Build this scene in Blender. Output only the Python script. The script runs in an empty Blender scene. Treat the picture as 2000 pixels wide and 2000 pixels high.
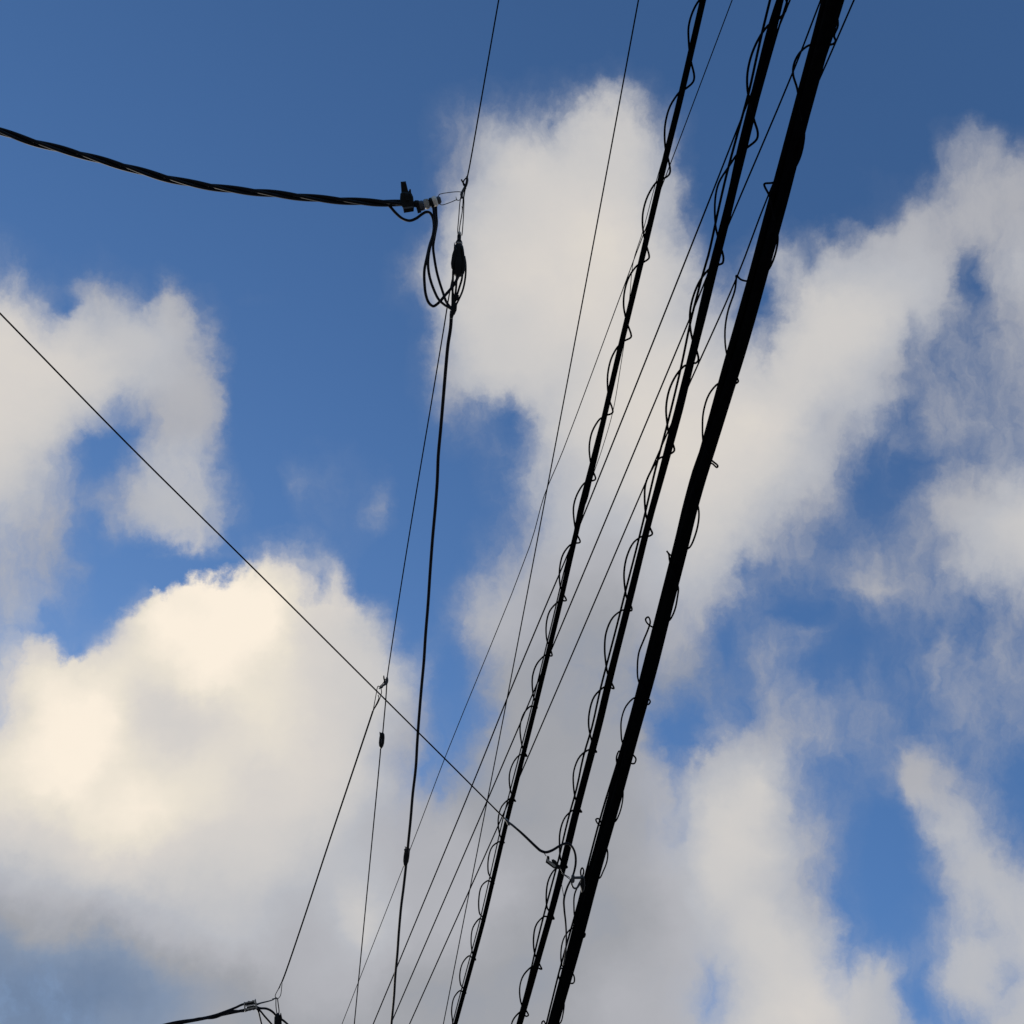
import bpy, math, random
from mathutils import Vector
random.seed(7)
S = bpy.context.scene
COL = S.collection
R_ = math.radians

# ------------------------------------------------------------ camera
ELEV = R_(65.0)
FPX = 1000.0 / math.tan(R_(25.0))            # focal length in photo pixels (2000 px frame)
CAM = Vector((0, 0, 1.6))
FW = Vector((0, math.cos(ELEV), math.sin(ELEV)))
UP = Vector((0, -math.sin(ELEV), math.cos(ELEV)))
RT = Vector((1, 0, 0))
cd = bpy.data.cameras.new('camera')
cam = bpy.data.objects.new('camera', cd)
COL.objects.link(cam)
cam.location = CAM
cam.rotation_euler = (math.pi/2 + ELEV, 0, 0)
cd.sensor_fit = 'HORIZONTAL'
cd.angle = R_(50.0)
cd.clip_start = 0.05
cd.clip_end = 20000
S.camera = cam
S.view_settings.view_transform = 'Standard'
S.view_settings.look = 'None'
S.view_settings.exposure = 0.0
S.view_settings.gamma = 1.0

# ------------------------------------------------------------ sky and sun
SUN_EL, SUN_AZ = R_(24.0), R_(328.0)         # azimuth clockwise from +Y
sun_dir = Vector((math.cos(SUN_EL)*math.sin(SUN_AZ), math.cos(SUN_EL)*math.cos(SUN_AZ), math.sin(SUN_EL)))
sd = bpy.data.lights.new('sun', 'SUN')
sd.energy = 2.0
sd.angle = R_(0.5)
sd.color = (1.0, 0.93, 0.82)
sun = bpy.data.objects.new('sun', sd)
COL.objects.link(sun)
sun.location = (0, 0, 60)
sun.rotation_euler = sun_dir.to_track_quat('Z', 'Y').to_euler()

world = bpy.data.worlds.new("World")
S.world = world
world.use_nodes = True
nt = world.node_tree
nt.nodes.clear()
N, LK = nt.nodes.new, nt.links.new


def setin(sock, v):
    if hasattr(v, 'is_output'):
        LK(v, sock)
    elif v is not None:
        sock.default_value = v


def M(op, a, b=None, c=None, clamp=False):
    n = N('ShaderNodeMath'); n.operation = op; n.use_clamp = clamp
    for i, v in enumerate((a, b, c)):
        if v is not None:
            setin(n.inputs[i], v)
    return n.outputs[0]


def V(op, a, b=None, c=None, out=0):
    n = N('ShaderNodeVectorMath'); n.operation = op
    for i, v in enumerate((a, b, c)):
        if v is not None:
            setin(n.inputs[i], v)
    return n.outputs[out]


def smooth(x, a, b, lo=0.0, hi=1.0):
    n = N('ShaderNodeMapRange'); n.interpolation_type = 'SMOOTHSTEP'; n.clamp = True
    setin(n.inputs['Value'], x)
    n.inputs['From Min'].default_value = a; n.inputs['From Max'].default_value = b
    n.inputs['To Min'].default_value = lo; n.inputs['To Max'].default_value = hi
    return n.outputs[0]


def noise(vec, scale, detail, rough, out='Fac', lac=2.0):
    n = N('ShaderNodeTexNoise'); n.noise_dimensions = '3D'
    setin(n.inputs['Vector'], vec)
    n.inputs['Scale'].default_value = scale
    n.inputs['Detail'].default_value = detail
    n.inputs['Roughness'].default_value = rough
    n.inputs['Lacunarity'].default_value = lac
    return n.outputs[out]


# cloud cover (0-9) and cloud brightness (0-9) over the part of the sky above the street,
# one row per 2.67 degrees or so, blended smoothly and broken up by noise
COVER = [
 "0 0 0 0 0 0 0 0 0 0 0 0 0 0 0 0 0 0 0 0 0",
 "0 0 0 0 0 0 0 0 0 0 0 0 1 0 0 0 0 0 0 0 0",
 "0 0 0 0 0 0 0 0 0 3 3 4 6 2 0 0 0 0 0 0 0",
 "0 0 0 0 0 0 0 0 0 5 8 9 9 6 0 0 0 0 0 5 6",
 "0 0 0 0 0 0 0 0 0 7 9 9 9 7 0 0 0 1 5 7 7",
 "3 1 2 0 0 0 0 0 2 7 9 9 9 8 2 4 6 8 9 5 7",
 "9 5 7 6 3 0 0 0 1 8 9 9 9 9 6 4 9 9 7 5 7",
 "9 9 9 9 7 0 0 0 1 8 8 9 9 9 9 8 9 8 5 5 6",
 "9 9 4 6 7 0 0 0 0 3 3 8 9 9 9 9 7 6 5 5 4",
 "8 6 1 6 6 0 1 1 0 0 3 7 9 9 9 8 6 3 3 4 5",
 "6 5 3 6 7 0 1 1 0 0 4 8 9 9 9 6 4 2 3 7 8",
 "4 5 1 0 6 7 5 1 0 1 6 9 9 8 7 3 3 4 3 5 6",
 "4 2 2 9 9 9 9 8 0 4 7 8 8 7 5 2 2 2 2 2 3",
 "5 9 9 9 9 9 9 9 5 2 7 7 6 6 5 4 3 2 2 2 3",
 "6 9 9 9 9 9 9 9 7 1 8 8 8 5 4 5 4 2 1 2 3",
 "9 9 9 9 9 9 9 9 5 5 9 9 8 7 9 8 2 1 5 3 1",
 "9 9 9 9 9 9 9 9 8 9 9 9 9 7 9 9 4 0 3 6 2",
 "8 9 9 9 9 9 9 9 9 9 9 9 9 9 9 9 4 0 1 6 5",
 "8 8 8 8 9 9 9 9 9 9 9 9 9 9 8 9 7 1 2 5 7",
 "7 7 8 8 8 9 9 9 9 9 9 9 9 8 6 9 7 6 2 7 7",
 "7 7 7 8 8 9 9 9 9 9 9 9 9 9 7 9 9 8 3 3 8",
]
LIGHT = [
 "5 5 5 5 5 5 5 5 5 5 5 5 5 5 5 5 5 5 5 5 5",
 "5 5 5 5 5 5 5 5 5 5 5 5 5 5 5 5 5 5 5 5 5",
 "5 5 5 5 5 5 5 5 5 4 5 5 6 5 5 4 4 4 4 4 4",
 "5 5 5 5 5 5 5 5 4 4 6 6 6 5 5 4 4 4 4 4 4",
 "5 5 5 5 5 5 5 5 4 5 6 7 7 5 5 4 4 4 4 4 4",
 "5 5 4 4 4 5 5 5 4 6 7 7 7 6 5 5 5 5 5 4 5",
 "7 6 5 5 4 4 5 5 4 6 6 7 7 6 5 5 6 6 5 4 4",
 "7 7 6 5 4 4 5 5 4 5 6 6 7 7 6 6 6 5 4 4 4",
 "7 6 5 4 4 4 5 5 4 4 5 6 7 7 7 7 5 5 4 4 4",
 "6 5 4 5 5 4 5 5 4 4 5 5 6 7 7 6 5 4 4 4 5",
 "5 4 4 5 5 5 5 5 4 4 4 5 5 6 6 5 4 4 4 5 6",
 "4 4 4 7 8 8 6 6 4 4 4 4 4 5 5 4 4 4 4 5 5",
 "5 6 6 8 9 9 7 6 4 4 4 3 3 4 4 4 4 4 4 4 4",
 "6 8 8 8 9 8 7 6 5 3 3 3 3 3 3 4 4 4 4 4 4",
 "7 9 9 7 7 8 7 6 4 3 3 3 3 3 4 4 4 4 4 4 4",
 "8 9 8 8 8 7 7 6 4 3 3 3 3 4 5 5 4 4 4 4 4",
 "7 7 8 8 7 7 6 5 4 4 3 3 3 4 6 5 4 4 5 5 4",
 "4 5 6 6 6 6 5 5 4 4 4 3 3 4 6 5 4 4 4 5 5",
 "2 3 3 4 5 5 4 5 4 4 3 3 3 4 5 6 5 5 5 5 5",
 "1 1 1 2 3 3 4 4 3 3 3 3 4 4 5 6 6 5 5 5 5",
 "1 1 2 2 3 3 3 3 3 3 3 3 4 4 5 6 6 5 5 5 5",
]
# small wisps and gaps: (x, y, half width, half height, cover change)
WISPS = [
 (335, 565, 34, 60, .55), (1885, 505, 34, 60, -.45), (125, 560, 26, 26, -.35), (590, 935, 30, 55, .1),
 (725, 975, 30, 60, .12), (500, 570, 30, 25, .12), (238, 1195, 26, 42, .3), (540, 1110, 60, 22, .2),
 (1330, 1430, 50, 60, -.3), (1390, 1905, 50, 80, -.2), (345, 1072, 85, 26, -.55), (440, 1050, 40, 60, -.3), (1335, 1585, 28, 80, -.22), (1545, 1565, 40, 40, -.15),
 (1640, 1925, 25, 70, -.2), (205, 870, 60, 60, -.3), (1030, 1040, 60, 90, -.1), (600, 1120, 26, 34, -.35),
 (1560, 1215, 55, 45, .3), (820, 540, 40, 90, .12), (1460, 330, 60, 60, -.2), (1395, 330, 40, 120, -.15),
 (1490, 600, 40, 60, -.25), (1000, 250, 30, 40, .1), (1140, 235, 40, 26, .25), (1215, 165, 22, 36, .25),
 (1880, 1320, 60, 110, .12), (1700, 1110, 50, 60, .15), (1790, 1480, 28, 60, .2), (800, 1660, 30, 40, 0.0),
 (35, 530, 26, 20, .2),
 (220, 1120, 50, 45, -.5), (300, 1105, 35, 25, -.5), (150, 1240, 35, 22, -.35), (340, 1140, 30, 26, .3), (290, 1200, 26, 50, .35), (75, 1245, 36, 26, .35),
 (585, 1150, 16, 22, -.35), (430, 1062, 70, 20, -.3), (820, 1440, 20, 50, .1),
 (460, 760, 40, 150, -.35), (450, 640, 30, 60, -.3), (40, 1150, 60, 60, .2), (215, 900, 60, 60, .12), (100, 1000, 60, 60, .08),
 (1800, 1230, 260, 220, .12), (1690, 1560, 90, 220, .1), (1850, 1480, 120, 160, .08), (1450, 1180, 120, 120, .08), (1600, 900, 100, 80, .08),
 (1560, 300, 120, 60, .04), (1700, 330, 60, 60, .06), (560, 560, 60, 30, .06), (610, 880, 60, 40, .05),
 (1640, 1230, 200, 190, -.14), (1480, 1180, 90, 130, -.12), (1900, 620, 130, 260, -.14), (1880, 1600, 60, 90, -.12), (1800, 860, 120, 90, -.08), (1600, 1050, 120, 60, -.08),
 (95, 548, 40, 26, .28), (140, 600, 40, 30, .1), (567, 910, 16, 45, .28), (590, 950, 20, 50, .1), (740, 960, 18, 50, .28), (720, 1000, 26, 40, .1), (190, 930, 50, 40, .12), (205, 800, 50, 60, .12),
 (420, 880, 26, 90, -.15), (1000, 700, 40, 20, .1), (1420, 900, 60, 60, .05),
 # right-hand wisps and gaps
 (1500, 1225, 40, 36, .22), (1492, 1300, 24, 55, .12), (1560, 1385, 70, 26, .08), (1320, 1310, 110, 170, -.16), (1600, 1300, 60, 60, -.1), (1650, 1830, 30, 50, -.15), (1420, 1240, 30, 60, -.3), (1440, 1330, 25, 70, -.25),
 (1340, 1500, 18, 60, -.3), (1330, 1430, 40, 40, -.15), (1480, 1540, 45, 60, .2), (1400, 1540, 40, 60, .15), (1790, 1500, 26, 60, .35),
 (1850, 1590, 45, 45, .3), (1915, 1660, 45, 60, .25), (1975, 1720, 40, 50, .2), (1806, 1668, 16, 22, .25), (1740, 1600, 45, 90, -.2),
 (1890, 1860, 60, 40, .3), (1960, 1880, 22, 40, -.3), (1700, 1910, 45, 60, .2), (1800, 1940, 60, 30, -.2), (1640, 1760, 25, 60, -.2),
 (1530, 470, 20, 30, .25), (1640, 470, 30, 26, .2), (1580, 480, 20, 20, -.25), (1720, 450, 40, 26, .25), (1780, 420, 30, 40, .2),
 (1850, 290, 30, 50, .2), (1920, 250, 40, 20, .2), (1730, 720, 30, 60, .1), (1770, 640, 18, 70, -.2), (1750, 790, 30, 50, -.3),
 (1810, 800, 30, 60, .15), (1680, 930, 50, 50, -.25), (1780, 890, 40, 40, -.2), (1845, 960, 40, 50, .3), (1930, 950, 60, 60, .2),
 (1860, 1090, 40, 26, .2), (1455, 1090, 26, 22, -.35), (1560, 1060, 45, 30, .2), (1700, 1130, 60, 26, .2), (1575, 1170, 50, 26, -.25),
 (1640, 1240, 60, 30, -.1), (1840, 1270, 24, 60, .15), (1960, 1240, 24, 60, .15), (1610, 1010, 30, 30, -.1),
 # centre cloud
 (1200, 180, 20, 40, .2), (960, 220, 20, 50, .15), (1020, 262, 26, 20, -.35), (1310, 430, 30, 40, -.15), (1340, 330, 18, 60, .2),
 (990, 390, 30, 30, .1), (930, 760, 40, 40, -.3), (1000, 790, 30, 30, -.3), (1510, 620, 24, 30, -.2), (1480, 560, 26, 40, -.25),
 (930, 1130, 30, 40, .1), (960, 1200, 50, 60, .2), (880, 1280, 30, 60, -.3), (845, 1480, 30, 80, -.3), (880, 1540, 20, 40, -.25),
 # left clouds
 (60, 545, 26, 20, .2), (180, 535, 30, 30, .25), (130, 575, 20, 16, -.3), (355, 620, 26, 40, .2), (300, 570, 20, 20, -.2),
 (250, 640, 60, 26, .1), (225, 770, 40, 26, -.25), (180, 860, 18, 40, -.2), (255, 840, 60, 60, -.25), (290, 780, 20, 60, -.1),
 (300, 960, 60, 30, .2), (250, 1010, 40, 20, .1), (410, 1010, 16, 50, .2), (375, 760, 30, 60, .15), (180, 1030, 30, 40, -.2),
 (60, 1100, 30, 60, -.1), (100, 1170, 26, 40, -.15), (80, 1240, 40, 20, .2), (150, 1215, 60, 16, -.2), (380, 1110, 40, 16, .15),
 (270, 1190, 20, 30, -.2), (760, 1300, 24, 80, .1), (600, 1145, 20, 20, -.3), (655, 1115, 30, 18, .2), (720, 1130, 26, 26, -.3),
]

# small brighter and darker places in the clouds: (x, y, half width, half height, change)
GLOWS = [
 (520, 1180, 60, 50, .06), (310, 1180, 50, 60, .1), (400, 1120, 80, 30, .08), (640, 1150, 60, 50, .1), (80, 1280, 60, 50, .08), (750, 1300, 40, 80, .06),
 (150, 1490, 60, 60, .06), (260, 1550, 60, 40, .05), (350, 1480, 60, 60, -.03), (200, 1420, 70, 60, .06), (330, 1340, 60, 60, -.04), (310, 1620, 50, 30, -.05), (480, 1600, 60, 40, -.05),
 (1480, 1530, 40, 40, .12), (1420, 1560, 40, 40, .05), (1480, 1640, 60, 60, .08), (1480, 1750, 60, 50, .03),
 (700, 1770, 50, 60, .1), (30, 1250, 40, 30, .06), (1550, 1960, 60, 50, .06), (1580, 560, 50, 40, .06),
]

def cubic(g, x, y):
    """smooth value of a 21 x 21 table at x, y (photo units)"""
    fx = min(max(x/100.0, 0), 20); fy = min(max(y/100.0, 0), 20)
    ix = min(int(fx), 19); iy = min(int(fy), 19)
    tx, ty = fx-ix, fy-iy

    def cr4(a, b, c, d, t):
        return b + .5*t*(c-a + t*(2*a-5*b+4*c-d + t*(3*(b-c)+d-a)))
    rows = []
    for k in range(-1, 3):
        r = g[min(max(iy+k, 0), 20)]
        rows.append(cr4(*[r[min(max(ix+m, 0), 20)] for m in range(-1, 3)], tx))
    return cr4(*rows, ty)


GC = [[float(c)/9 for c in r.split()] for r in COVER]
GL = [[float(c)/9 for c in r.split()] for r in LIGHT]


def spots(lst, x, y):
    t = 0
    for (sx, sy, a, b, amt) in lst:
        d = math.hypot((x-sx)/(a*1.6), (y-sy)/(b*1.6))
        if d < 1:
            t += amt*(1-d*d*(3-2*d))
    return t


NROW = 51
ROWS = []
# the ramps are filled first, while the node tree is still small (each edit of a ramp re-checks the whole tree)
for r in range(NROW):
    y = r*2000/(NROW-1)
    vals = [(min(max(cubic(GC, x, y)+spots(WISPS, x, y), 0), 1), min(max(cubic(GL, x, y)+spots(GLOWS, x, y), 0), 1), 0, 1)
            for x in [i*2000/62 for i in range(63)]]
    pair = []
    for half in (0, 1):
        cr = N('ShaderNodeValToRGB'); el = cr.color_ramp; el.interpolation = 'LINEAR'
        for i in range(1, 31):
            el.elements.new(i/31)
        for i in range(32):
            el.elements[i].color = vals[i+31*half]
        pair.append(cr)
    ROWS.append((pair, vals[31]))

tc = N('ShaderNodeTexCoord').outputs['Generated']
dF = M('MAXIMUM', V('DOT_PRODUCT', tc, tuple(FW), out=1), 0.12)
gu = M('MULTIPLY_ADD', M('DIVIDE', V('DOT_PRODUCT', tc, tuple(RT), out=1), dF), FPX/2000, 0.5)
gv = M('MULTIPLY_ADD', M('DIVIDE', V('DOT_PRODUCT', tc, tuple(UP), out=1), dF), -FPX/2000, 0.489)
comb = N('ShaderNodeCombineXYZ'); LK(gu, comb.inputs[0]); LK(gv, comb.inputs[1])
base = comb.outputs[0]
w1 = V('SUBTRACT', noise(tc, 13.0, 8.0, 0.56, 'Color'), (0.5, 0.5, 0.5))
w2 = V('SUBTRACT', noise(tc, 42.0, 8.0, 0.66, 'Color'), (0.5, 0.5, 0.5))
wp = V('MULTIPLY_ADD', w1, (0.05, 0.06, 0.0), base)
wp = V('MULTIPLY_ADD', w2, (0.026, 0.036, 0.0), wp)
sep = N('ShaderNodeSeparateXYZ'); LK(wp, sep.inputs[0])
ux = sep.outputs[0]
vy = M('MULTIPLY', M('MINIMUM', M('MAXIMUM', sep.outputs[1], 0.0), 1.0), 50.0)
acc = None
for r in range(NROW):
    # each step leans (by nothing measurable) on the one before, so the shader works through the rows in order
    if acc is None:
        vv, uu = vy, ux
    else:
        tie = V('DOT_PRODUCT', acc, (1e-9, 1e-9, 0), out=1)
        vv = M('ADD', vy, tie)
        uu = M('ADD', ux, tie)
    w = M('MAXIMUM', M('SUBTRACT', 1.0, M('ABSOLUTE', M('SUBTRACT', vv, float(r)))), 0.0)
    cols = []
    for half in (0, 1):
        cr = ROWS[r][0][half]
        LK(M('MULTIPLY_ADD', uu, 2.0, -float(half)), cr.inputs[0])
        cols.append(cr.outputs[0])
    b = ROWS[r][1]
    c = V('SUBTRACT', V('ADD', cols[0], cols[1]), (b[0], b[1], 0))
    acc = V('MULTIPLY', c, w) if acc is None else V('MULTIPLY_ADD', c, w, acc)
sp = N('ShaderNodeSeparateXYZ'); LK(acc, sp.inputs[0])
cover, light = sp.outputs[0], sp.outputs[1]
# fine break-up, strongest where the cover is partial
fb = M('SUBTRACT', noise(V('MULTIPLY', wp, (1.0, 0.65, 1.0)), 11.0, 9.0, 0.56), 0.5)
edge = M('MAXIMUM', M('MULTIPLY', M('MULTIPLY', cover, M('SUBTRACT', 1.06, cover)), 4.0), 0.0)
cover = M('MULTIPLY_ADD', M('MULTIPLY', fb, edge), 0.55, cover)
fb2 = M('SUBTRACT', noise(V('MULTIPLY', wp, (1.0, 0.5, 1.0)), 34.0, 10.0, 0.68), 0.5)
cover = M('MULTIPLY_ADD', M('MULTIPLY', fb2, edge), 0.6, cover)
soft = M('MULTIPLY_ADD', M('MULTIPLY', M('SUBTRACT', cover, 0.04), 1.08, clamp=True), 0.3, M('MULTIPLY', smooth(cover, 0.12, 0.82), 0.7))
crisp = smooth(cover, 0.3, 0.78)
cm = smooth(light, 0.66, 0.86)
alpha = M('ADD', M('MULTIPLY', crisp, cm), M('MULTIPLY', soft, M('SUBTRACT', 1.0, cm)))
# brightness
lb = M('SUBTRACT', noise(wp, 7.0, 8.0, 0.55), 0.5)
light = M('MULTIPLY_ADD', lb, 0.15, light)
ramp = N('ShaderNodeValToRGB'); ramp.color_ramp.interpolation = 'LINEAR'


def lin(c):
    return tuple(((v/255)/12.92 if v/255 <= .04045 else ((v/255+.055)/1.055)**2.4) for v in c)


stops = [(0.0, (90, 114, 148)), (2/9, (130, 145, 168)), (3/9, (160, 162, 168)), (4/9, (176, 177, 183)), (5/9, (185, 187, 193)),
         (6/9, (203, 201, 200)), (7/9, (214, 209, 204)), (8/9, (232, 224, 210)), (1.0, (251, 239, 222))]
el = ramp.color_ramp.elements
el[0].position = 0; el[1].position = 1
for p, c in stops[1:-1]:
    el.new(p)
BG = 0.1
for i, (p, c) in enumerate(stops):
    el[i].position = p
    el[i].color = (*[v for v in lin(c)], 1)
LK(light, ramp.inputs[0])
cloud_col = V('SCALE', ramp.outputs[0])
cloud_col.node.inputs['Scale'].default_value = 1.0/BG
sky = N('ShaderNodeTexSky'); sky.sky_type = 'NISHITA'
sky.sun_disc = False
sky.sun_elevation = SUN_EL
sky.sun_rotation = SUN_AZ
sky.altitude = 200; sky.air_density = 1.0; sky.dust_density = 0.6; sky.ozone_density = 2.5
SKY_TINT = (0.84, 1.20, 1.52)
sky_col = V('MULTIPLY', sky.outputs[0], SKY_TINT)
mix = N('ShaderNodeMix'); mix.data_type = 'RGBA'
LK(alpha, mix.inputs[0]); LK(sky_col, mix.inputs[6]); LK(cloud_col, mix.inputs[7])
bg = N('ShaderNodeBackground'); bg.inputs['Strength'].default_value = BG
LK(mix.outputs[2], bg.inputs['Color'])
wo = N('ShaderNodeOutputWorld'); LK(bg.outputs[0], wo.inputs['Surface'])
world.cycles.sampling_method = 'MANUAL'
world.cycles.sample_map_resolution = 256


# ------------------------------------------------------------ materials
def mat(name, col, rough=0.5, metal=0.0, var=0.3, scale=40.0, bump=0.15, spec=0.5):
    m = bpy.data.materials.new(name); m.use_nodes = True
    t = m.node_tree; b = t.nodes['Principled BSDF']
    tcn = t.nodes.new('ShaderNodeTexCoord')
    nz = t.nodes.new('ShaderNodeTexNoise'); nz.inputs['Scale'].default_value = scale; nz.inputs['Detail'].default_value = 5
    t.links.new(tcn.outputs['Object'], nz.inputs['Vector'])
    cr = t.nodes.new('ShaderNodeValToRGB')
    cr.color_ramp.elements[0].position = .3; cr.color_ramp.elements[1].position = .7
    cr.color_ramp.elements[0].color = (*[c*(1-var) for c in col], 1)
    cr.color_ramp.elements[1].color = (*[min(1, c*(1+var)) for c in col], 1)
    t.links.new(nz.outputs['Fac'], cr.inputs[0]); t.links.new(cr.outputs[0], b.inputs['Base Color'])
    bp = t.nodes.new('ShaderNodeBump'); bp.inputs['Strength'].default_value = bump; bp.inputs['Distance'].default_value = .002
    t.links.new(nz.outputs['Fac'], bp.inputs['Height']); t.links.new(bp.outputs[0], b.inputs['Normal'])
    b.inputs['Roughness'].default_value = rough; b.inputs['Metallic'].default_value = metal
    b.inputs['Specular IOR Level'].default_value = spec
    return m


MT = dict(
    rubber=mat('black_cable_sheath', (.003, .003, .0035), .8, spec=.0),
    drop=mat('black_drop_cable_sheath', (.006, .006, .009), .5, spec=.12),
    wire=mat('weathered_wire', (.003, .003, .004), .8, spec=.0),
    plastic=mat('black_clamp_plastic', (.006, .006, .007), .5, spec=.15),
    darkmetal=mat('dark_galvanised_steel', (.05, .05, .055), .5, .3, spec=.4),
    metal=mat('grey_galvanised_steel', (.28, .26, .235), .5, .15, .4, 120),
    white=mat('pale_ceramic', (.66, .60, .53), .35, 0, .15, 120),
    asphalt=mat('concrete_paving', (.27, .26, .24), .9, 0, .25, 3.0),
)

# ------------------------------------------------------------ geometry helpers
def ray(px, py):
    return FW + RT*((px-1000)/FPX) - UP*((py-1000)/FPX)


def P(px, py, h):                      # the point seen at px, py that hangs h metres above the eye
    r = ray(px, py)
    return CAM + r*(h/r.z)


def depth_at(px, py, h):
    return h/ray(px, py).z


def Q(px, py, D, dz=0.0):              # a point at depth D, dz photo-pixels nearer to the eye
    return CAM + ray(px, py)*(D - dz*D/FPX)


def spline(pts, n=6):
    if len(pts) < 3:
        return [Vector(p) for p in pts]
    out = []
    k = len(pts)
    for i in range(k-1):
        p0 = pts[max(i-1, 0)]; p1 = pts[i]; p2 = pts[i+1]; p3 = pts[min(i+2, k-1)]
        d1 = max((p1-p0).length, 1e-6)**.5; d2 = max((p2-p1).length, 1e-6)**.5; d3 = max((p3-p2).length, 1e-6)**.5
        m1 = (p2-p1) if i == 0 else ((p1-p0)/d1 - (p2-p0)/(d1+d2) + (p2-p1)/d2)*d2
        m2 = (p2-p1) if i+2 > k-1 else ((p2-p1)/d2 - (p3-p1)/(d2+d3) + (p3-p2)/d3)*d2
        for j in range(n):
            t = j/n
            t2, t3 = t*t, t*t*t
            out.append(p1*(2*t3-3*t2+1) + m1*(t3-2*t2+t) + p2*(-2*t3+3*t2) + m2*(t3-t2))
    out.append(pts[-1].copy())
    return out


class Geo:
    def __init__(self):
        self.v = []; self.f = []; self.sm = []

    def tube(self, pts, r, sides=8, smooth_=True):
        n = len(pts)
        rs = r if isinstance(r, (list, tuple)) else [r]*n
        t = (pts[1]-pts[0]).normalized()
        a = t.orthogonal().normalized()
        b0 = len(self.v)
        for i in range(n):
            tt = (pts[min(i+1, n-1)]-pts[max(i-1, 0)])
            tt = tt.normalized() if tt.length > 1e-9 else t
            a = a - tt*a.dot(tt)
            a = a.normalized() if a.length > 1e-6 else tt.orthogonal().normalized()
            bb = tt.cross(a)
            for k in range(sides):
                an = 2*math.pi*k/sides
                self.v.append(pts[i] + (a*math.cos(an)+bb*math.sin(an))*rs[i])
            t = tt
        for i in range(n-1):
            for k in range(sides):
                k2 = (k+1) % sides
                self.f.append((b0+i*sides+k, b0+i*sides+k2, b0+(i+1)*sides+k2, b0+(i+1)*sides+k)); self.sm.append(smooth_)
        self.f.append(tuple(b0+k for k in range(sides))[::-1]); self.sm.append(False)
        self.f.append(tuple(b0+(n-1)*sides+k for k in range(sides))); self.sm.append(False)
        return self

    def wire(self, px, h, wpx, n=6, sides=8, ext0=0, ext1=0):
        """px: [(x, y) or (x, y, dh)], on the horizontal plane h; width wpx in photo pixels at the first point"""
        p3 = [P(q[0], q[1], h+(q[2] if len(q) > 2 else 0)) for q in px]
        if ext0:
            p3.insert(0, p3[0] + (p3[0]-p3[1]).normalized()*ext0)
        if ext1:
            p3.append(p3[-1] + (p3[-1]-p3[-2]).normalized()*ext1)
        r = wpx/2*depth_at(px[0][0], px[0][1], h)/FPX
        return self.tube(spline(p3, n), r, sides)

    def ptube(self, px, D, wpx, n=6, sides=8):
        """a tube through px at depth D; wpx a width or a list of widths"""
        p3 = [Q(q[0], q[1], D, q[2] if len(q) > 2 else 0) for q in px]
        s = D/FPX
        if isinstance(wpx, (list, tuple)):
            out = []
            k = len(px)
            for i in range(k-1):
                out += [(wpx[i] + (wpx[i+1]-wpx[i])*j/n)*s/2 for j in range(n)] if k > 2 else [wpx[i]*s/2]
            out.append(wpx[-1]*s/2)
            return self.tube(spline(p3, n), out, sides)
        return self.tube(spline(p3, n), wpx*s/2, sides)

    def lathe(self, p0, p1, prof, D, dz=0, sides=16):
        """turned body along the px axis p0-p1; prof [(t, radius px)]"""
        s = D/FPX
        pts = [Q(p0[0]+(p1[0]-p0[0])*t, p0[1]+(p1[1]-p0[1])*t, D, dz) for t, _ in prof]
        return self.tube(pts, [r*s for _, r in prof], sides)

    def plate(self, poly, D, z0, z1, bev=0.12):
        """an outline with real thickness between z0 and z1 (px), edges bevelled"""
        n = len(poly)
        cx = sum(p[0] for p in poly)/n; cy = sum(p[1] for p in poly)/n
        b0 = len(self.v)
        e = abs(z1-z0)*bev
        for (z, k) in ((z0, 1-bev), (z0+e*(1 if z1 > z0 else -1), 1), (z1-e*(1 if z1 > z0 else -1), 1), (z1, 1-bev)):
            for x, y in poly:
                self.v.append(Q(cx+(x-cx)*k, cy+(y-cy)*k, D, z))
        for L in range(3):
            for i in range(n):
                j = (i+1) % n
                self.f.append((b0+L*n+i, b0+L*n+j, b0+(L+1)*n+j, b0+(L+1)*n+i)); self.sm.append(False)
        self.f.append(tuple(b0+i for i in range(n))[::-1]); self.sm.append(False)
        self.f.append(tuple(b0+3*n+i for i in range(n))); self.sm.append(False)
        return self

    def build(self, name, material, parent=None):
        me = bpy.data.meshes.new(name)
        o = bpy.data.objects.new(name, me)
        if parent is None:
            org = self.v[0].copy()
        else:
            q = parent; org = Vector((0, 0, 0))
            while q is not None:
                org += q.location; q = q.parent
        me.from_pydata([tuple(v-org) for v in self.v], [], self.f)
        me.polygons.foreach_set('use_smooth', self.sm)
        me.update()
        import bmesh
        bm = bmesh.new(); bm.from_mesh(me); bmesh.ops.recalc_face_normals(bm, faces=bm.faces); bm.to_mesh(me); bm.free()
        me.materials.append(MT[material])
        COL.objects.link(o)
        if parent is None:
            o.location = org
        else:
            o.parent = parent
        return o


def tag(o, label, cat, group=None, kind=None):
    o['label'] = label; o['category'] = cat
    if group: o['group'] = group
    if kind: o['kind'] = kind
    return o


def thing(name, loc, label, cat, group=None):
    o = bpy.data.objects.new(name, None)
    o.empty_display_size = .1
    COL.objects.link(o); o.location = loc
    return tag(o, label, cat, group)


# ------------------------------------------------------------ ground (under the camera, out of the picture)
g = bpy.data.meshes.new('ground')
g.from_pydata([(-2500, -2500, 0), (2500, -2500, 0), (2500, 2500, 0), (-2500, 2500, 0)], [], [(0, 1, 2, 3)])
g.materials.append(MT['asphalt'])
go = bpy.data.objects.new('ground', g); COL.objects.link(go); go['kind'] = 'structure'


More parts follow.
